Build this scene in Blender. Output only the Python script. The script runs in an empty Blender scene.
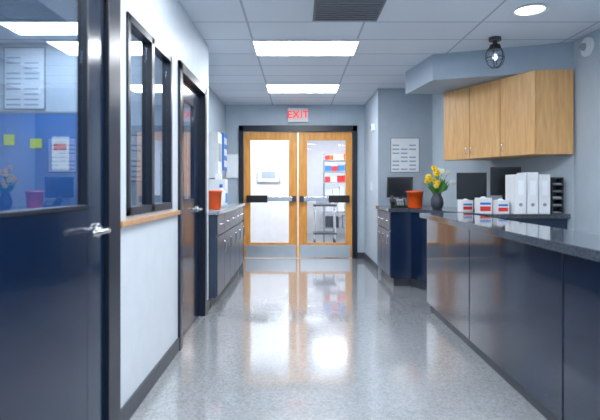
import bpy, bmesh, math, random
from mathutils import Vector, Matrix
random.seed(3)
S=bpy.context.scene
try:
    S.view_settings.view_transform='Standard'
except Exception: pass

# ---------------------------------------------------------------- materials
def mat(name,col,rough=.5,metal=0,var=.04,scale=8,bump=0,coat=0,emis=None,estr=0,spec=.5):
    m=bpy.data.materials.new(name); m.use_nodes=True
    nt=m.node_tree; b=nt.nodes['Principled BSDF']
    tc=nt.nodes.new('ShaderNodeTexCoord'); n=nt.nodes.new('ShaderNodeTexNoise')
    n.inputs['Scale'].default_value=scale; n.inputs['Detail'].default_value=4
    nt.links.new(tc.outputs['Object'],n.inputs['Vector'])
    r=nt.nodes.new('ShaderNodeMix'); r.data_type='RGBA'
    c=Vector(col)
    r.inputs[6].default_value=(*[max(0,x*(1-var*2)) for x in c],1)
    r.inputs[7].default_value=(*[min(1,x*(1+var*2)) for x in c],1)
    nt.links.new(n.outputs['Fac'],r.inputs[0]); nt.links.new(r.outputs[2],b.inputs['Base Color'])
    b.inputs['Roughness'].default_value=rough; b.inputs['Metallic'].default_value=metal
    b.inputs['Coat Weight'].default_value=coat; b.inputs['Coat Roughness'].default_value=.05
    b.inputs['Specular IOR Level'].default_value=spec
    if bump:
        bp=nt.nodes.new('ShaderNodeBump'); bp.inputs['Strength'].default_value=bump; bp.inputs['Distance'].default_value=.01
        nt.links.new(n.outputs['Fac'],bp.inputs['Height']); nt.links.new(bp.outputs[0],b.inputs['Normal'])
    if emis:
        b.inputs['Emission Color'].default_value=(*emis,1); b.inputs['Emission Strength'].default_value=estr
    return m
def glassmat(name,tint=(.9,.95,1),base=.07,rough=.01):
    m=bpy.data.materials.new(name); m.use_nodes=True; nt=m.node_tree; nt.nodes.clear()
    o=nt.nodes.new('ShaderNodeOutputMaterial'); mx=nt.nodes.new('ShaderNodeMixShader')
    t=nt.nodes.new('ShaderNodeBsdfTransparent'); g=nt.nodes.new('ShaderNodeBsdfGlossy')
    t.inputs[0].default_value=(*tint,1); g.inputs['Roughness'].default_value=rough
    lw=nt.nodes.new('ShaderNodeLayerWeight'); lw.inputs[0].default_value=.35
    ma=nt.nodes.new('ShaderNodeMath'); ma.operation='MULTIPLY_ADD'; ma.inputs[1].default_value=.55; ma.inputs[2].default_value=base
    nt.links.new(lw.outputs['Facing'],ma.inputs[0]); nt.links.new(ma.outputs[0],mx.inputs[0])
    nt.links.new(t.outputs[0],mx.inputs[1]); nt.links.new(g.outputs[0],mx.inputs[2]); nt.links.new(mx.outputs[0],o.inputs[0])
    return m
def woodmat(name,c1,c2,axis='Z',scale=6,rough=.35):
    m=bpy.data.materials.new(name); m.use_nodes=True; nt=m.node_tree; b=nt.nodes['Principled BSDF']
    tc=nt.nodes.new('ShaderNodeTexCoord'); mp=nt.nodes.new('ShaderNodeMapping')
    sc={'Z':(5,5,.6),'X':(.6,5,5)}[axis]; mp.inputs['Scale'].default_value=sc
    n=nt.nodes.new('ShaderNodeTexNoise'); n.inputs['Scale'].default_value=scale; n.inputs['Detail'].default_value=8; n.inputs['Distortion'].default_value=.6
    cr=nt.nodes.new('ShaderNodeValToRGB'); cr.color_ramp.elements[0].position=.3; cr.color_ramp.elements[1].position=.7
    cr.color_ramp.elements[0].color=(*c1,1); cr.color_ramp.elements[1].color=(*c2,1)
    nt.links.new(tc.outputs['Object'],mp.inputs[0]); nt.links.new(mp.outputs[0],n.inputs['Vector'])
    nt.links.new(n.outputs['Fac'],cr.inputs[0]); nt.links.new(cr.outputs[0],b.inputs['Base Color'])
    b.inputs['Roughness'].default_value=rough
    return m
def floormat():
    m=bpy.data.materials.new('terrazzo_floor_mat'); m.use_nodes=True; nt=m.node_tree; b=nt.nodes['Principled BSDF']
    tc=nt.nodes.new('ShaderNodeTexCoord')
    v=nt.nodes.new('ShaderNodeTexVoronoi'); v.inputs['Scale'].default_value=100
    nt.links.new(tc.outputs['Object'],v.inputs['Vector'])
    cr=nt.nodes.new('ShaderNodeValToRGB'); e=cr.color_ramp.elements
    e[0].position=0; e[0].color=(.29,.305,.325,1); e[1].position=1; e[1].color=(.43,.45,.475,1)
    e2=cr.color_ramp.elements.new(.5); e2.color=(.365,.383,.405,1)
    sp=nt.nodes.new('ShaderNodeSeparateColor'); nt.links.new(v.outputs['Color'],sp.inputs[0]); nt.links.new(sp.outputs[0],cr.inputs[0])
    n=nt.nodes.new('ShaderNodeTexNoise'); n.inputs['Scale'].default_value=2.2; n.inputs['Detail'].default_value=5
    nt.links.new(tc.outputs['Object'],n.inputs['Vector'])
    mx=nt.nodes.new('ShaderNodeMix'); mx.data_type='RGBA'; mx.blend_type='MULTIPLY'; mx.inputs[0].default_value=.3
    c2=nt.nodes.new('ShaderNodeValToRGB'); c2.color_ramp.elements[0].position=.3; c2.color_ramp.elements[0].color=(.77,.78,.8,1); c2.color_ramp.elements[1].position=.7
    nt.links.new(n.outputs['Fac'],c2.inputs[0]); nt.links.new(cr.outputs[0],mx.inputs[6]); nt.links.new(c2.outputs[0],mx.inputs[7])
    nt.links.new(mx.outputs[2],b.inputs['Base Color'])
    b.inputs['Roughness'].default_value=.16; b.inputs['Specular IOR Level'].default_value=.8
    b.inputs['Coat Weight'].default_value=1; b.inputs['Coat Roughness'].default_value=.055; b.inputs['Coat IOR'].default_value=1.75
    n2=nt.nodes.new('ShaderNodeTexNoise'); n2.inputs['Scale'].default_value=2.5; n2.inputs['Detail'].default_value=1; nt.links.new(tc.outputs['Object'],n2.inputs['Vector'])
    bp=nt.nodes.new('ShaderNodeBump'); bp.inputs['Strength'].default_value=.03; bp.inputs['Distance'].default_value=.02
    nt.links.new(n2.outputs['Fac'],bp.inputs['Height']); nt.links.new(bp.outputs[0],b.inputs['Normal']); nt.links.new(bp.outputs[0],b.inputs['Coat Normal'])
    return m
def ceilmat():
    m=bpy.data.materials.new('ceiling_tile_mat'); m.use_nodes=True; nt=m.node_tree; b=nt.nodes['Principled BSDF']
    tc=nt.nodes.new('ShaderNodeTexCoord'); mp=nt.nodes.new('ShaderNodeMapping'); mp.inputs['Location'].default_value=(.425,.32,0)
    br=nt.nodes.new('ShaderNodeTexBrick'); br.offset=0; br.inputs['Scale'].default_value=1
    br.inputs['Brick Width'].default_value=.98; br.inputs['Row Height'].default_value=.5; br.inputs['Mortar Size'].default_value=.010
    br.inputs['Color1'].default_value=(.73,.79,.87,1); br.inputs['Color2'].default_value=(.68,.745,.83,1); br.inputs['Mortar'].default_value=(.40,.47,.57,1)
    nt.links.new(tc.outputs['Object'],mp.inputs[0]); nt.links.new(mp.outputs[0],br.inputs['Vector'])
    nt.links.new(br.outputs['Color'],b.inputs['Base Color']); b.inputs['Roughness'].default_value=.7
    n=nt.nodes.new('ShaderNodeTexNoise'); n.inputs['Scale'].default_value=150; nt.links.new(tc.outputs['Object'],n.inputs['Vector'])
    bp=nt.nodes.new('ShaderNodeBump'); bp.inputs['Strength'].default_value=.15; bp.inputs['Distance'].default_value=.005
    nt.links.new(n.outputs['Fac'],bp.inputs['Height']); nt.links.new(bp.outputs[0],b.inputs['Normal'])
    return m
def granite(name,a,b_,rough=.12):
    m=bpy.data.materials.new(name); m.use_nodes=True; nt=m.node_tree; b=nt.nodes['Principled BSDF']
    tc=nt.nodes.new('ShaderNodeTexCoord'); n=nt.nodes.new('ShaderNodeTexNoise'); n.inputs['Scale'].default_value=110; n.inputs['Detail'].default_value=3
    cr=nt.nodes.new('ShaderNodeValToRGB'); cr.color_ramp.elements[0].position=.42; cr.color_ramp.elements[1].position=.62
    cr.color_ramp.elements[0].color=(*a,1); cr.color_ramp.elements[1].color=(*b_,1)
    nt.links.new(tc.outputs['Object'],n.inputs['Vector']); nt.links.new(n.outputs['Fac'],cr.inputs[0]); nt.links.new(cr.outputs[0],b.inputs['Base Color'])
    b.inputs['Roughness'].default_value=rough
    return m

WALL=mat('wall_paint',(.45,.53,.61),.55,bump=.02)
WALLW=mat('wall_paint_light',(.65,.715,.785),.4,bump=.02)
WHITEW=mat('wall_paint_white',(.82,.85,.88),.5)
FLOOR=floormat(); CEIL=ceilmat()
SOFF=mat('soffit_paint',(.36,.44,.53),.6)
NAVY=mat('navy_paint',(.004,.014,.042),.16,coat=.35)
NAVY2=mat('navy_laminate',(.006,.017,.052),.2,coat=.3)
DFRAME=mat('dark_frame',(.008,.014,.028),.3)
BASEB=mat('baseboard_vinyl',(.05,.06,.08),.4)
STEELB=mat('navy_gloss_laminate',(.006,.016,.040),.12,coat=.6,spec=.4)
GREYCAB=mat('slate_cabinet',(.04,.06,.10),.28)
COUNTER=granite('granite_top',(.03,.038,.055),(.10,.12,.15),.06)
COUNTL=granite('light_top',(.24,.28,.33),(.36,.41,.46),.2)
WOODD=woodmat('door_oak',(.70,.28,.05),(.88,.43,.10))
WOODC=woodmat('cabinet_maple',(.60,.33,.13),(.75,.45,.19))
RAILW=woodmat('rail_wood',(.45,.24,.12),(.6,.36,.2),'X')
CHROME=mat('brushed_chrome',(.7,.72,.75),.22,metal=1)
STEEL=mat('stainless_kick',(.62,.66,.70),.28,metal=.9)
BLACK=mat('black_plastic',(.008,.009,.012),.35)
SCREEN=mat('screen_glass',(.008,.01,.015),.15)
WHITE=mat('white_plastic',(.80,.83,.86),.35)
PAPER=mat('paper',(.85,.88,.92),.7,emis=(.85,.9,1),estr=.05)
INK=mat('ink_blue_grey',(.35,.43,.55),.7)
ORANGE=mat('orange_plastic',(.90,.11,.01),.35)
RED=mat('red_plastic',(.75,.03,.03),.4)
BLUE=mat('blue_plastic',(.03,.20,.62),.45)
BLUEB=mat('blue_board',(.02,.19,.62),.6)
YEL=mat('yellow_petal',(.95,.72,.02),.5)
YG=mat('yellow_tag',(.75,.85,.05),.5)
PETW=mat('white_petal',(.85,.85,.82),.5)
GREEN=mat('leaf_green',(.06,.22,.05),.5)
DGREY=mat('dark_grey_plastic',(.05,.06,.08),.4)
MGREY=mat('mid_grey_plastic',(.30,.33,.37),.45)
VENT=mat('vent_grey',(.16,.18,.21),.5)
LIGHT=mat('light_panel',(1,1,1),.5,emis=(.94,.975,1),estr=23)
LIGHTB=mat('light_panel_bright',(1,1,1),.5,emis=(.97,.985,1),estr=36)
DOWNL=mat('downlight_lens',(1,1,1),.5,emis=(.95,.98,1),estr=12)
EXRED=mat('exit_red',(.8,.02,.02),.5,emis=(1,.03,.02),estr=.9)
EXW=mat('exit_white',(.75,.68,.68),.5,emis=(1,.8,.8),estr=.1)
GLASS=glassmat('clear_glass'); GLASSD=glassmat('window_glass',(.74,.84,.95),.06); GLASSX=glassmat('door_glass',(.97,.98,1),.02)
BULB=mat('bulb',(1,1,1),.3,emis=(1,1,1),estr=2.5)

# ---------------------------------------------------------------- builder
class B:
    def __init__(s,name): s.name=name; s.bm=bmesh.new(); s.mats=[]
    def mi(s,m):
        if m not in s.mats: s.mats.append(m)
        return s.mats.index(m)
    def _f(s,faces,m,smooth=False):
        i=s.mi(m)
        for f in faces: f.material_index=i; f.smooth=smooth
    def box(s,x0,x1,y0,y1,z0,z1,m):
        return s.prism([(x0,y0),(x1,y0),(x1,y1),(x0,y1)],z0,z1,m)
    def prism(s,poly,z0,z1,m):
        a=sum(poly[i][0]*poly[(i+1)%len(poly)][1]-poly[(i+1)%len(poly)][0]*poly[i][1] for i in range(len(poly)))
        if a<0: poly=poly[::-1]
        lo=[s.bm.verts.new((x,y,z0)) for x,y in poly]; hi=[s.bm.verts.new((x,y,z1)) for x,y in poly]
        n=len(poly); fs=[s.bm.faces.new(lo[::-1]),s.bm.faces.new(hi)]
        for i in range(n): fs.append(s.bm.faces.new([lo[i],lo[(i+1)%n],hi[(i+1)%n],hi[i]]))
        s._f(fs,m); return s
    def obox(s,c,size,rot,m):
        M=Matrix.Translation(c)@rot.to_4x4()@Matrix.Diagonal((*size,1))
        r=bmesh.ops.create_cube(s.bm,size=1,matrix=M)
        s._f({f for v in r['verts'] for f in v.link_faces},m); return s
    def cyl(s,c,r,h,m,axis='Z',r2=None,seg=24):
        R={'Z':Matrix(),'X':Matrix.Rotation(math.pi/2,4,'Y'),'Y':Matrix.Rotation(-math.pi/2,4,'X')}[axis]
        q=bmesh.ops.create_cone(s.bm,cap_ends=True,segments=seg,radius1=r,radius2=r if r2 is None else r2,depth=h,matrix=Matrix.Translation(c)@R)
        fs={f for v in q['verts'] for f in v.link_faces}
        i=s.mi(m)
        for f in fs: f.material_index=i; f.smooth=len(f.verts)==4
        return s
    def sph(s,c,r,m,sc=(1,1,1),seg=16,rot=None):
        M=Matrix.Translation(c)@(rot.to_4x4() if rot else Matrix())@Matrix.Diagonal((*sc,1))
        q=bmesh.ops.create_uvsphere(s.bm,u_segments=seg,v_segments=max(6,seg//2),radius=r,matrix=M)
        s._f({f for v in q['verts'] for f in v.link_faces},m,True); return s
    def lathe(s,prof,c,m,seg=28):
        rings=[]
        for r,z in prof:
            rings.append([s.bm.verts.new((c[0]+r*math.cos(2*math.pi*k/seg),c[1]+r*math.sin(2*math.pi*k/seg),c[2]+z)) for k in range(seg)])
        fs=[]
        for a,b in zip(rings,rings[1:]):
            for k in range(seg): fs.append(s.bm.faces.new([a[k],a[(k+1)%seg],b[(k+1)%seg],b[k]]))
        s._f(fs,m,True); s._f([s.bm.faces.new(rings[0][::-1])],m); return s
    def tube(s,pts,r,m,seg=10):
        pts=[Vector(p) for p in pts]; rings=[]
        for i,p in enumerate(pts):
            d=(pts[min(i+1,len(pts)-1)]-pts[max(i-1,0)]).normalized()
            u=d.orthogonal().normalized() if i==0 else (u-d*u.dot(d)).normalized()
            w=d.cross(u)
            rings.append([s.bm.verts.new(p+r*(u*math.cos(2*math.pi*k/seg)+w*math.sin(2*math.pi*k/seg))) for k in range(seg)])
        fs=[]
        for a,b in zip(rings,rings[1:]):
            for k in range(seg): fs.append(s.bm.faces.new([a[k],a[(k+1)%seg],b[(k+1)%seg],b[k]]))
        s._f(fs,m,True); s._f([s.bm.faces.new(rings[0][::-1]),s.bm.faces.new(rings[-1])],m); return s
    def leaf(s,p0,p1,w,m):
        p0=Vector(p0);p1=Vector(p1);d=p1-p0; side=d.cross(Vector((0,-1,.3))).normalized()*w
        mid=p0+d*.5+Vector((0,-.01,0)); v=[s.bm.verts.new(p) for p in (p0,mid+side,p1,mid-side)]
        s._f([s.bm.faces.new(v)],m); return s
    def done(s,loc=(0,0,0),rz=0,bevel=0,parent=None):
        bmesh.ops.recalc_face_normals(s.bm,faces=s.bm.faces)
        me=bpy.data.meshes.new(s.name); s.bm.to_mesh(me); s.bm.free()
        for m in s.mats: me.materials.append(m)
        o=bpy.data.objects.new(s.name,me); S.collection.objects.link(o)
        o.location=loc; o.rotation_euler=(0,0,rz)
        if bevel:
            md=o.modifiers.new('bevel','BEVEL'); md.width=bevel; md.segments=2; md.limit_method='ANGLE'; md.angle_limit=.8
        if parent: o.parent=parent
        return o

H=2.58
# ---------------------------------------------------------------- room shell
B('floor').box(-4.2,4.2,-2.7,14,-.1,0,FLOOR).done()
B('ceiling').box(-4.2,4.2,-2.7,14,H,H+.1,CEIL).done()
XL0,XL1=-1.0,-.88
b=B('wall_left')
for y0,y1,z0,z1 in [(-2.5,1.15,0,H),(1.15,2.44,2.2,H),(2.44,2.56,0,H),(2.56,3.46,0,1.05),(2.56,3.46,2.1,H),(3.46,3.66,0,H),(3.66,4.72,2.13,H),(4.72,4.92,0,H)]:
    b.box(XL0,XL1,y0,y1,z0,z1,WALLW)
b.done()
B('wall_left_recess').box(-1.34,-1.22,4.92,8.4,0,H,WALL).done()
B('wall_office_far').box(-4.2,-1.0,4.80,4.92,0,H,WALLW).done()
B('wall_office_left').box(-4.2,-4.08,-2.5,4.8,0,H,WALLW).done()
b=B('wall_end')
b.box(-1.34,-.99,8.4,8.54,0,H,WALL); b.box(.99,2.1,8.4,8.54,0,H,WALL); b.box(-.99,.99,8.4,8.54,2.23,H,WALL); b.done()
b=B('wall_right')
b.prism([(2.62,-2.5),(2.62,4.75),(1.88,7.0),(1.12,7.0),(1.12,8.4),(2.74,8.4),(2.74,-2.5)],0,H,WALL); b.done()
B('wall_back').box(-4.2,2.74,-2.62,-2.5,0,H,WALL).done()
b=B('wall_beyond'); b.box(-3,.12,10.2,10.32,0,H,WHITEW); b.box(.0,.12,10.32,13.0,0,H,WHITEW); b.box(.12,3.0,13,13.1,0,H,WHITEW)
b.box(2.4,2.5,8.54,13,0,H,WHITEW); b.box(-3,-2.9,8.54,10.2,0,H,WHITEW); b.done()
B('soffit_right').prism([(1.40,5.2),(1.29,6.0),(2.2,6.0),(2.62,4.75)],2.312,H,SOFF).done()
b=B('baseboard_left')
for y0,y1 in [(-2.5,1.15),(2.44,3.66),(4.72,4.92)]: b.box(-.88,-.868,y0,y1,0,.10,BASEB)
b.done(bevel=.003)
b=B('baseboard_end'); b.box(-1.22,-.99,8.388,8.4,0,.1,BASEB); b.box(.99,1.12,8.388,8.4,0,.1,BASEB); b.done()
b=B('baseboard_right'); b.box(1.108,1.12,7.02,8.388,0,.1,BASEB); b.box(2.608,2.62,-2.5,4.7,0,.1,BASEB); b.done()
B('trim_1').box(-.88,-.855,2.44,3.64,1.0,1.032,RAILW).done(bevel=.004)

# ---------------------------------------------------------------- near left door
b=B('door_1')
b.box(-1.0,-.865,1.15,1.20,0,2.2,DFRAME); b.box(-1.0,-.865,2.29,2.44,0,2.2,DFRAME); b.box(-1.0,-.865,1.15,2.44,2.13,2.2,DFRAME)
b.box(-.92,-.885,1.205,1.33,.01,2.12,NAVY); b.box(-.92,-.885,2.10,2.28,.01,2.12,NAVY)
b.box(-.92,-.885,1.33,2.10,.01,1.11,NAVY); b.box(-.92,-.885,1.33,2.10,2.04,2.12,NAVY)
for y0,y1,z0,z1 in [(1.33,1.345,1.11,2.04),(2.085,2.10,1.11,2.04),(1.33,2.10,1.11,1.125),(1.33,2.10,2.025,2.04)]:
    b.box(-.922,-.878,y0,y1,z0,z1,DFRAME)
b.box(-.905,-.899,1.345,2.085,1.125,2.025,GLASSD)
b.cyl((-.877,2.19,1.01),.032,.016,CHROME,'X'); b.cyl((-.85,2.19,1.01),.011,.05,CHROME,'X')
b.tube([(-.828,2.19,1.01),(-.826,2.15,1.012),(-.826,2.08,1.012),(-.832,2.02,1.01)],.0115,CHROME)
b.done(bevel=.002)

b=B('window_1')
y0,y1,z0,z1=2.56,3.46,1.05,2.10
b.box(-.93,-.868,y0,y0+.04,z0,z1,DFRAME); b.box(-.93,-.868,y1-.04,y1,z0,z1,DFRAME)
b.box(-.93,-.868,y0,y1,z0,z0+.045,DFRAME); b.box(-.93,-.868,y0,y1,z1-.045,z1,DFRAME)
b.box(-.93,-.868,2.975,3.03,z0,z1,DFRAME)
b.box(-.905,-.899,y0+.04,2.975,z0+.04,z1-.04,GLASSD); b.box(-.905,-.899,3.03,y1-.04,z0+.04,z1-.04,GLASSD)
b.done(bevel=.003)

b=B('door_2')
b.box(-1.0,-.86,3.66,3.735,0,2.13,DFRAME); b.box(-1.0,-.86,4.645,4.72,0,2.13,DFRAME); b.box(-1.0,-.86,3.66,4.72,2.06,2.13,DFRAME)
b.box(-.95,-.915,3.74,4.02,.01,2.055,NAVY); b.box(-.95,-.915,4.42,4.64,.01,2.055,NAVY)
b.box(-.95,-.915,4.02,4.42,.01,1.1,NAVY); b.box(-.95,-.915,4.02,4.42,1.9,2.055,NAVY)
b.box(-.935,-.93,4.02,4.42,1.1,1.9,GLASSD)
b.cyl((-.908,4.54,1.0),.03,.014,CHROME,'X'); b.cyl((-.888,4.54,1.0),.01,.04,CHROME,'X'); b.tube([(-.872,4.54,1.0),(-.87,4.5,1.0),(-.872,4.42,1.0)],.01,CHROME)
b.done(bevel=.002)

# ---------------------------------------------------------------- double doors
b=B('door_frame_end')
b.box(-.99,-.915,8.36,8.54,0,2.23,DFRAME); b.box(.915,.99,8.36,8.54,0,2.23,DFRAME); b.box(-.99,.99,8.36,8.54,2.13,2.23,DFRAME); b.done(bevel=.004)
def leaf(x0,x1,name,outer_left):
    b=B(name); ol,orr=(.10,.135) if outer_left else (.135,.10)
    Y0,Y1=8.42,8.465
    b.box(x0,x0+ol,Y0,Y1,.01,2.125,WOODD); b.box(x1-orr,x1,Y0,Y1,.01,2.125,WOODD)
    b.box(x0+ol,x1-orr,Y0,Y1,2.0,2.125,WOODD); b.box(x0+ol,x1-orr,Y0,Y1,.01,.25,WOODD)
    b.box(x0+ol,x1-orr,Y0+.018,Y0+.026,.25,2.0,GLASSX)
    for a,c,d,e in [(x0+ol,x0+ol+.012,.25,2.0),(x1-orr-.012,x1-orr,.25,2.0),(x0+ol,x1-orr,.25,.262),(x0+ol,x1-orr,1.988,2.0)]:
        b.box(a,c,Y0-.005,Y0+.03,d,e,WOODD)
    b.box(x0+.03,x1-.03,Y0-.004,Y0,.015,.225,STEEL)
    if outer_left:
        b.box(x0+.05,x0+.40,8.34,8.42,.94,1.06,BLACK); b.box(x0+.40,x1-.03,8.352,8.385,.965,1.035,CHROME); b.box(x1-.09,x1-.02,8.35,8.42,.95,1.05,DGREY)
    else:
        b.box(x1-.40,x1-.05,8.34,8.42,.94,1.06,BLACK); b.box(x0+.03,x1-.40,8.352,8.385,.965,1.035,CHROME); b.box(x0+.02,x0+.09,8.35,8.42,.95,1.05,DGREY)
    b.done(bevel=.002)
leaf(-.912,-.008,'door_3',True); leaf(.008,.912,'door_4',False)

b=B('exit_sign')
b.box(-.17,.17,8.33,8.37,2.285,2.515,WHITE); b.box(-.155,.155,8.325,8.33,2.30,2.50,EXW); b.box(-.06,.06,8.37,8.4,2.36,2.44,WHITE)
sign=b.done(bevel=.004)
cu=bpy.data.curves.new('exit_text','FONT'); cu.body='EXIT'; cu.size=.165; cu.align_x='CENTER'; cu.align_y='CENTER'; cu.extrude=.002; cu.offset=.002; cu.space_character=1.08
t=bpy.data.objects.new('exit_text',cu); S.collection.objects.link(t); t.location=(0,8.322,2.40); t.rotation_euler=(math.pi/2,0,0); cu.materials.append(EXRED); t.parent=sign

# beyond room items
b=B('framed_picture'); b.box(-.84,-.36,10.17,10.2,1.29,1.60,MGREY); b.box(-.82,-.38,10.165,10.17,1.31,1.58,PAPER); b.box(-.74,-.46,10.162,10.165,1.37,1.52,INK); b.done()
b=B('supply_shelf')
cx0,cx1,cy0,cy1=.60,1.40,11.6,12.0
for z in (.25,.62,.99,1.30,1.56,1.82): b.box(cx0,cx1,cy0,cy1,z-.012,z+.012,MGREY)
for x in (cx0,cx1-.025):
    for y in (cy0,cy1-.025): b.box(x,x+.025,y,y+.025,0,2.0,MGREY)
rr=random.Random(5)
for z,hm,cols in [(.262,.28,[MGREY,WHITE,DGREY]),(.632,.26,[WHITE,MGREY,WHITE]),(1.002,.22,[WHITE,DGREY,WHITE]),(1.312,.18,[RED,RED,WHITE,ORANGE]),(1.572,.18,[RED,WHITE,RED,BLUE]),(1.832,.15,[RED,ORANGE,WHITE])]:
    x=cx0+.04
    while x<cx1-.14:
        wd=rr.uniform(.08,.16); h=hm*rr.uniform(.6,1); b.box(x,min(x+wd,cx1-.03),cy0+.03,cy1-.06,z,z+h,rr.choice(cols)); x+=wd+.012
b.done(bevel=.003)
b=B('utility_cart')
cx0,cx1,cy0,cy1=.32,.80,10.3,10.75
b.box(cx0,cx1,cy0,cy1,.80,.84,DGREY); b.box(cx0,cx1,cy0,cy1,.22,.25,DGREY)
for x in(cx0+.03,cx1-.03):
    for y in(cy0+.03,cy1-.03): b.cyl((x,y,.055),.05,.03,BLACK,'X'); b.cyl((x,y,.45),.014,.75,CHROME)
b.tube([(cx1-.02,cy0+.03,.82),(cx1+.06,cy0+.03,.95),(cx1+.06,cy1-.03,.95),(cx1-.02,cy1-.03,.82)],.012,CHROME)
b.box(cx0+.06,cx1-.12,cy0+.08,cy1-.08,.84,.96,MGREY); b.done(bevel=.004)

# ---------------------------------------------------------------- ceiling fixtures
def panel(x0,x1,y0,y1,name='ceiling_light_panel',m=LIGHT):
    b=B(name); b.box(x0,x1,y0,y1,H-.006,H-.002,m)
    for a in [(x0-.02,x0,y0-.02,y1+.02),(x1,x1+.02,y0-.02,y1+.02),(x0,x1,y0-.02,y0),(x0,x1,y1,y1+.02)]: b.box(*a,H-.014,H,WHITE)
    b.done()
for p in [(-.42,.57,4.70,5.20),(-.42,.55,6.70,7.25),(-.42,.57,2.7,3.2),(-.42,.57,.7,1.2),(-.42,.57,-1.4,-.9),(1.3,2.28,2.3,2.8),(1.3,2.28,.2,.7),
          (-2.5,-1.7,4.15,4.5),(-2.5,-1.7,2.4,2.9),(-2.5,-1.7,.6,1.1)]: panel(*p)
for p in [(-1.1,-.2,9.1,9.6),(.4,1.3,9.4,9.9),(.4,1.3,11.2,11.6)]: panel(*p,m=LIGHTB)  # panels beyond the double doors, one of them added to brighten the white walls
b=B('ceiling_vent'); b.box(.12,.65,3.66,4.13,H-.012,H,VENT)
for k in range(9): b.box(.14,.63,3.69+k*.048,3.705+k*.048,H-.02,H-.008,VENT)
b.done()
b=B('recessed_downlight'); b.lathe([(.10,0),(.13,-.004),(.135,-.012),(.12,-.016),(.105,-.012),(.10,0)],(1.80,3.88,H),WHITE,32); b.cyl((1.80,3.88,H-.006),.10,.006,DOWNL,seg=32); b.done()
b=B('caged_pendant_lamp'); cx,cy=1.82,4.62
b.cyl((cx,cy,H-.015),.055,.03,DGREY); b.cyl((cx,cy,H-.05),.02,.05,DGREY); b.cyl((cx,cy,H-.09),.06,.05,BLACK,r2=.045)
b.lathe([(.002,-.275),(.035,-.268),(.065,-.24),(.08,-.20),(.078,-.15),(.06,-.115)],(cx,cy,H),GLASS)
b.sph((cx,cy,H-.18),.022,BULB,(1,1,1.3))
for k in range(6):
    a=k*math.pi/3; b.tube([(cx+r*math.cos(a),cy+r*math.sin(a),H+z) for r,z in [(.06,-.10),(.083,-.15),(.085,-.20),(.068,-.245),(.036,-.275),(.0,-.282)]],.0035,BLACK,6)
b.tube([(cx+.084*math.cos(a*math.pi/12),cy+.084*math.sin(a*math.pi/12),H-.19) for a in range(25)],.0035,BLACK,6)
b.done()
b=B('wall_speaker'); b.cyl((2.605,4.5,2.46),.085,.03,WHITE,'X',seg=32); b.cyl((2.583,4.5,2.46),.06,.02,WHITE,'X',seg=32); b.sph((2.572,4.5,2.46),.035,MGREY); b.done()

# ---------------------------------------------------------------- wall cabinets
P0=Vector((1.71,5.88)); P1=Vector((2.24,4.72)); d=(P1-P0).normalized(); L=(P1-P0).length; n=Vector((d.y,-d.x))
if n.x>0: n=-n
b=B('wall_cabinet')
q0=P0-n*.022; q1=P1-n*.022
b.prism([tuple(q0),tuple(q1),(2.60,4.72),(2.245,5.86)],1.51,2.31,WOODC)
for k in range(3):
    a=P0+d*(L*k/3+.005); c=P0+d*(L*(k+1)/3-.005)
    b.prism([tuple(a),tuple(c),tuple(c-n*.02),tuple(a-n*.02)],1.512,2.305,WOODC)
    hp=a+d*.035 if k!=0 else c-d*.035
    e=hp+n*.02
    b.tube([(hp.x,hp.y,1.56),(e.x,e.y,1.565),(e.x,e.y,1.635),(hp.x,hp.y,1.64)],.005,CHROME,8)
b.done(bevel=.002)

# ---------------------------------------------------------------- island
b=B('reception_island')
b.box(1.265,1.56,.6,4.86,.08,.905,STEELB); b.box(1.285,1.54,.62,4.84,0,.08,BASEB)
ys=[.6,1.35,2.36,3.65,4.86]
for y0,y1 in zip(ys,ys[1:]): b.box(1.25,1.265,y0+.006,y1-.006,.085,.90,STEELB)
b.box(1.19,1.60,.55,4.90,.903,.948,COUNTER)
b.done(bevel=.003)

# ---------------------------------------------------------------- back counter
b=B('back_counter')
b.prism([(1.12,6.02),(1.36,6.02),(1.84,4.80),(2.585,4.80),(1.87,6.97),(1.12,6.97)],.10,.90,NAVY2)
b.prism([(1.16,6.07),(1.36,6.07),(1.88,4.86),(2.55,4.86),(1.86,6.95),(1.16,6.95)],0,.10,BASEB)
b.prism([(1.085,5.99),(1.34,5.99),(1.81,4.77),(2.60,4.77),(1.865,6.985),(1.085,6.985)],.90,.94,COUNTER)
for y0,y1 in [(6.03,6.34),(6.35,6.65),(6.66,6.96)]:
    b.box(1.105,1.12,y0,y1,.12,.66,GREYCAB); b.box(1.105,1.12,y0,y1,.68,.885,GREYCAB)
    b.tube([(1.105,y0+.06,.5),(1.085,y0+.06,.505),(1.085,y0+.06,.60),(1.105,y0+.06,.605)],.006,CHROME,8)
    b.tube([(1.105,y0+.09,.79),(1.085,y0+.095,.79),(1.085,y0+.21,.79),(1.105,y0+.215,.79)],.006,CHROME,8)
b.done(bevel=.003)

# ---------------------------------------------------------------- left counter
b=B('base_cabinet')
b.box(-1.215,-.815,4.96,7.3,.10,.925,GREYCAB); b.box(-1.215,-.87,4.98,7.28,0,.10,BASEB)
n_=5; w=(7.3-4.96)/n_
for k in range(n_):
    y0=4.96+k*w; y1=y0+w
    b.box(-.815,-.80,y0+.008,y1-.008,.11,.70,GREYCAB); b.box(-.815,-.80,y0+.008,y1-.008,.715,.915,GREYCAB)
    b.tube([(-.80,y0+.15,.82),(-.78,y0+.155,.82),(-.78,y1-.155,.82),(-.80,y1-.15,.82)],.007,CHROME,8)
    b.tube([(-.80,y1-.06,.5),(-.78,y1-.06,.505),(-.78,y1-.06,.62),(-.80,y1-.06,.625)],.007,CHROME,8)
b.box(-1.218,-.775,4.93,7.33,.925,.962,COUNTL)
b.done(bevel=.003)

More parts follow.
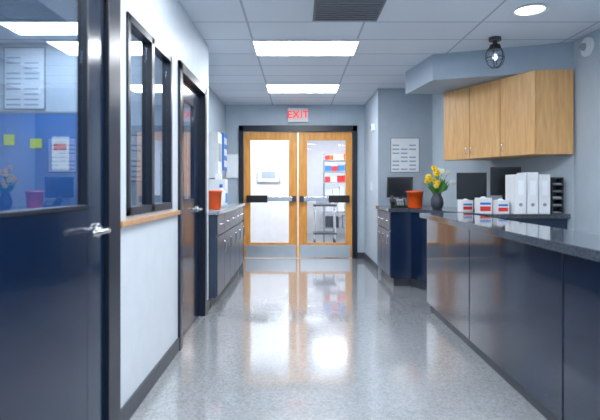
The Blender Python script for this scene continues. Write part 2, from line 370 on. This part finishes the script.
def bucket(name,c,r,h,m):
    b=B(name); b.lathe([(r*.82,0),(r*.86,.01),(r,h*.9),(r*1.08,h*.9),(r*1.08,h),(r*.96,h),(r*.93,h*.88),(r*.78,.02)],c,m); return b
b=bucket('orange_bin',(-.90,5.35,.963),.085,.20,ORANGE); b.cyl((-.90,5.35,1.12),.075,.01,RED); b.done()
b=B('soap_bottle'); c=(-.90,5.85,.963); b.lathe([(.045,0),(.05,.02),(.05,.17),(.035,.2),(.018,.21),(.018,.235),(.001,.235)],c,WHITE)
b.cyl((c[0],c[1],c[2]+.25),.02,.04,BLUE); b.tube([(c[0],c[1],c[2]+.27),(c[0],c[1],c[2]+.3),(c[0]+.05,c[1],c[2]+.3),(c[0]+.06,c[1],c[2]+.285)],.006,WHITE); b.done()
b=B('paper_towel_box'); b.box(-1.12,-.92,6.3,6.55,.963,1.30,WHITE); b.box(-1.06,-.98,6.38,6.47,1.30,1.37,PAPER); b.box(-.92,-.917,6.33,6.52,1.0,1.12,BLUE); b.done(bevel=.006)
b=B('towel_dispenser'); b.box(-1.219,-1.08,6.75,7.1,1.32,1.95,WHITE); b.box(-1.2,-1.1,6.78,7.07,1.28,1.32,DGREY); b.box(-1.08,-1.074,6.8,7.05,1.55,1.8,MGREY); b.done(bevel=.01)
b=B('glove_box_holder'); b.box(-1.219,-1.10,7.4,7.75,1.45,2.0,BLUE)
for k in range(3): b.box(-1.10,-1.095,7.45,7.70,1.5+k*.17,1.6+k*.17,WHITE)
b.done(bevel=.005)
b=B('notice_board'); b.box(-1.205,-1.0,8.37,8.4,1.35,1.75,WHITE); b.box(-1.19,-1.015,8.365,8.37,1.37,1.73,PAPER)
b.done()

def sheet(name,x0,x1,y,z0,z1,rows=7,cols=3,frame=MGREY):
    b=B(name); b.box(x0,x1,y-.012,y,z0,z1,frame); b.box(x0+.012,x1-.012,y-.015,y-.012,z0+.012,z1-.012,PAPER)
    hh=(z1-z0-.10)/rows; ww=(x1-x0-.06)/cols
    for r in range(rows):
        for c in range(cols):
            if (r*cols+c)%5!=4: b.box(x0+.03+c*ww,x0+.03+c*ww+ww*.8,y-.0165,y-.015,z0+.04+r*hh,z0+.04+r*hh+hh*.3,INK)
    b.done()
sheet('notice_poster',1.29,1.70,7.0,1.40,1.89)
b=B('light_switch'); b.box(1.108,1.12,7.55,7.63,1.15,1.28,WHITE); b.box(1.10,1.108,7.58,7.60,1.19,1.24,WHITE); b.done(bevel=.002)
b=B('fire_alarm'); b.box(1.07,1.12,7.25,7.35,2.02,2.12,WHITE); b.cyl((1.065,7.30,2.07),.025,.015,MGREY,'X'); b.done(bevel=.004)

# ---------------------------------------------------------------- back counter items
def monitor(name,loc,rz,w,h,tilt=0,lift=.12):
    b=B(name)
    R=Matrix.Rotation(tilt,3,'X'); c=Vector((0,0,lift+h/2))
    b.obox(c,(w,.03,h),R,BLACK); b.obox(c+R@Vector((0,-.016,0)),(w-.03,.003,h-.03),R,SCREEN); b.obox(c+R@Vector((0,.025,0)),(w*.5,.03,h*.5),R,BLACK)
    b.obox(Vector((0,.04,lift*.75)),(.05,.02,lift*1.5),Matrix.Rotation(-.1,3,'X'),BLACK); b.box(-.1,.1,-.06,.1,0,.015,BLACK)
    b.done(loc=loc,rz=rz,bevel=.003)
monitor('point_of_sale_monitor',(1.34,6.58,.941),-.45,.34,.27,tilt=-.12)
monitor('computer_monitor',(1.95,5.62,.941),-.35,.32,.30)
monitor('computer_monitor',(2.19,5.28,.941),-.25,.30,.30,lift=.17)
b=B('desk_phone')
b.prism([(-.09,-.09),(.09,-.09),(.09,.10),(-.09,.10)],0,.025,BLACK)
R=Matrix.Rotation(.45,3,'X'); b.obox(Vector((0,.01,.055)),(.18,.19,.03),R,BLACK); b.obox(Vector((.03,.06,.097)),(.09,.05,.006),R,MGREY)
for r in range(4):
    for c_ in range(3): b.obox(Vector((.0+c_*.03,-.055+r*.022,.041+r*.0105)),(.02,.014,.008),R,MGREY)
b.tube([(-.065,-.08,.05),(-.065,-.06,.085),(-.065,.06,.14),(-.065,.09,.13)],.017,BLACK)
b.done(loc=(1.23,6.17,.941),rz=-.1)
b=bucket('orange_cup_bin',(1.44,6.16,.941),.10,.21,ORANGE); b.cyl((1.44,6.16,1.12),.09,.008,RED); b.done()
b=B('flower_vase'); vx,vy,vz=1.63,5.86,.941
b.lathe([(.05,0),(.06,.01),(.075,.06),(.07,.12),(.045,.17),(.055,.19),(.048,.19),(.038,.17)],(vx,vy,vz),DGREY)
for k in range(26):
    a=random.random()*6.28; r=random.uniform(.03,.15); z=random.uniform(.28,.50)
    if k<14: dx=-abs(r)*random.uniform(.1,1)+.01; m=YEL
    else: dx=abs(r)*random.uniform(.3,1.1); m=PETW if k<22 else GREEN
    p=Vector((vx+dx,vy+.07*math.sin(a),vz+z-abs(dx)*.5))
    b.tube([(vx,vy,vz+.15),(vx+dx*.4,vy,vz+.25),tuple(p)],.003,GREEN,5)
    if m is GREEN: b.leaf((vx+dx*.3,vy-.02,vz+.2),tuple(p),.025,GREEN); continue
    for j in range(8):
        an=j*math.pi/4; R=Matrix.Rotation(an,3,'Y')
        b.sph(p+R@Vector((.018,0,0)),.014,m,(1.2,.35,.6),8,R)
    b.sph(p+Vector((0,-.006,0)),.009,ORANGE if m is YEL else YEL,seg=8)
for k in range(14):
    a=k*.9; b.leaf((vx,vy-.01,vz+.17),(vx+.13*math.cos(a),vy+.06*math.sin(a)-.02,vz+.22+.12*random.random()),.022,GREEN)
b.done()
for k,(x,y,h,w) in enumerate([(1.86,5.02,.15,.13),(2.0,4.94,.13,.12),(1.78,5.32,.12,.12)]):
    b=B('glove_box'); b.box(-w/2,w/2,-.06,.06,0,h,WHITE); b.box(-w/2+.012,w/2-.012,-.062,-.06,.02,h*.45,RED); b.box(-w/2+.012,w/2-.012,-.062,-.06,h*.55,h*.7,BLUE)
    b.sph((0,0,h),.03,PAPER,(1,.6,.5),10); b.done(loc=(x,y,.941),rz=.05*k,bevel=.003)
for k in range(3):
    b=B('file_box'); x=2.085+k*.115+.0; h=.38 if k!=1 else .40
    b.box(x,x+.107,4.80,5.03,.941,.941+h,WHITE); b.box(x+.025,x+.082,4.796,4.80,1.12,1.26,PAPER); b.cyl((x+.053,4.797,1.03),.017,.006,MGREY,'Y'); b.done(bevel=.004)
b=B('paper_tray_stack'); x0,x1,y0,y1=2.435,2.545,4.79,4.92
for k in range(6): b.box(x0,x1,y0,y1,.941+k*.068,.953+k*.068,DGREY)
for k in range(5): b.box(x0+.01,x1-.01,y0+.02,y1-.01,.953+k*.068,.960+k*.068+.006*(k%3),MGREY)
b.box(x0,x0+.006,y0,y1,.941,1.289,DGREY); b.box(x1-.006,x1,y0,y1,.941,1.289,DGREY); b.box(x0,x1,y1-.006,y1,.941,1.289,DGREY); b.done()

# ---------------------------------------------------------------- office behind left wall
b=B('pinboard'); b.box(-3.25,-2.02,4.77,4.80,.80,1.90,BLUEB)
for a in [(-3.27,-2.0,1.90,1.92),(-3.27,-2.0,.78,.80),(-3.27,-3.25,.80,1.90),(-2.02,-2.0,.80,1.90)]: b.box(a[0],a[1],4.765,4.80,a[2],a[3],MGREY)
b.box(-2.80,-2.70,4.755,4.77,1.60,1.70,YG); b.box(-2.55,-2.44,4.755,4.77,1.57,1.66,YG); b.box(-2.34,-2.18,4.755,4.77,1.36,1.68,PAPER); b.box(-2.32,-2.20,4.75,4.755,1.55,1.61,RED)
b.done()
sheet('wall_chart',-2.82,-2.42,4.8,1.94,2.54,10,2)
sheet('notice_sheet',-1.75,-1.45,4.8,1.25,1.7,7,2)
b=B('office_desk'); b.box(-3.2,-1.5,4.1,4.75,.72,.76,WOODC)
for x in(-3.15,-1.6): b.box(x,x+.05,4.15,4.7,0,.72,MGREY)
b.box(-3.1,-1.6,4.68,4.7,.3,.72,MGREY); b.done(bevel=.003)

# ---------------------------------------------------------------- world & camera
w=bpy.data.worlds.new('w'); S.world=w; w.use_nodes=True
w.node_tree.nodes['Background'].inputs[0].default_value=(.6,.75,1,1); w.node_tree.nodes['Background'].inputs[1].default_value=.4
cam=bpy.data.cameras.new('camera'); co=bpy.data.objects.new('camera',cam); S.collection.objects.link(co)
co.location=(0,0,1.2); co.rotation_euler=(math.pi/2,0,0); cam.lens=30; cam.sensor_width=36
cam.shift_x=2/600; cam.shift_y=-23/600; cam.clip_start=.02
cam.dof.use_dof=True; cam.dof.focus_distance=6.5; cam.dof.aperture_fstop=2.4
S.camera=co
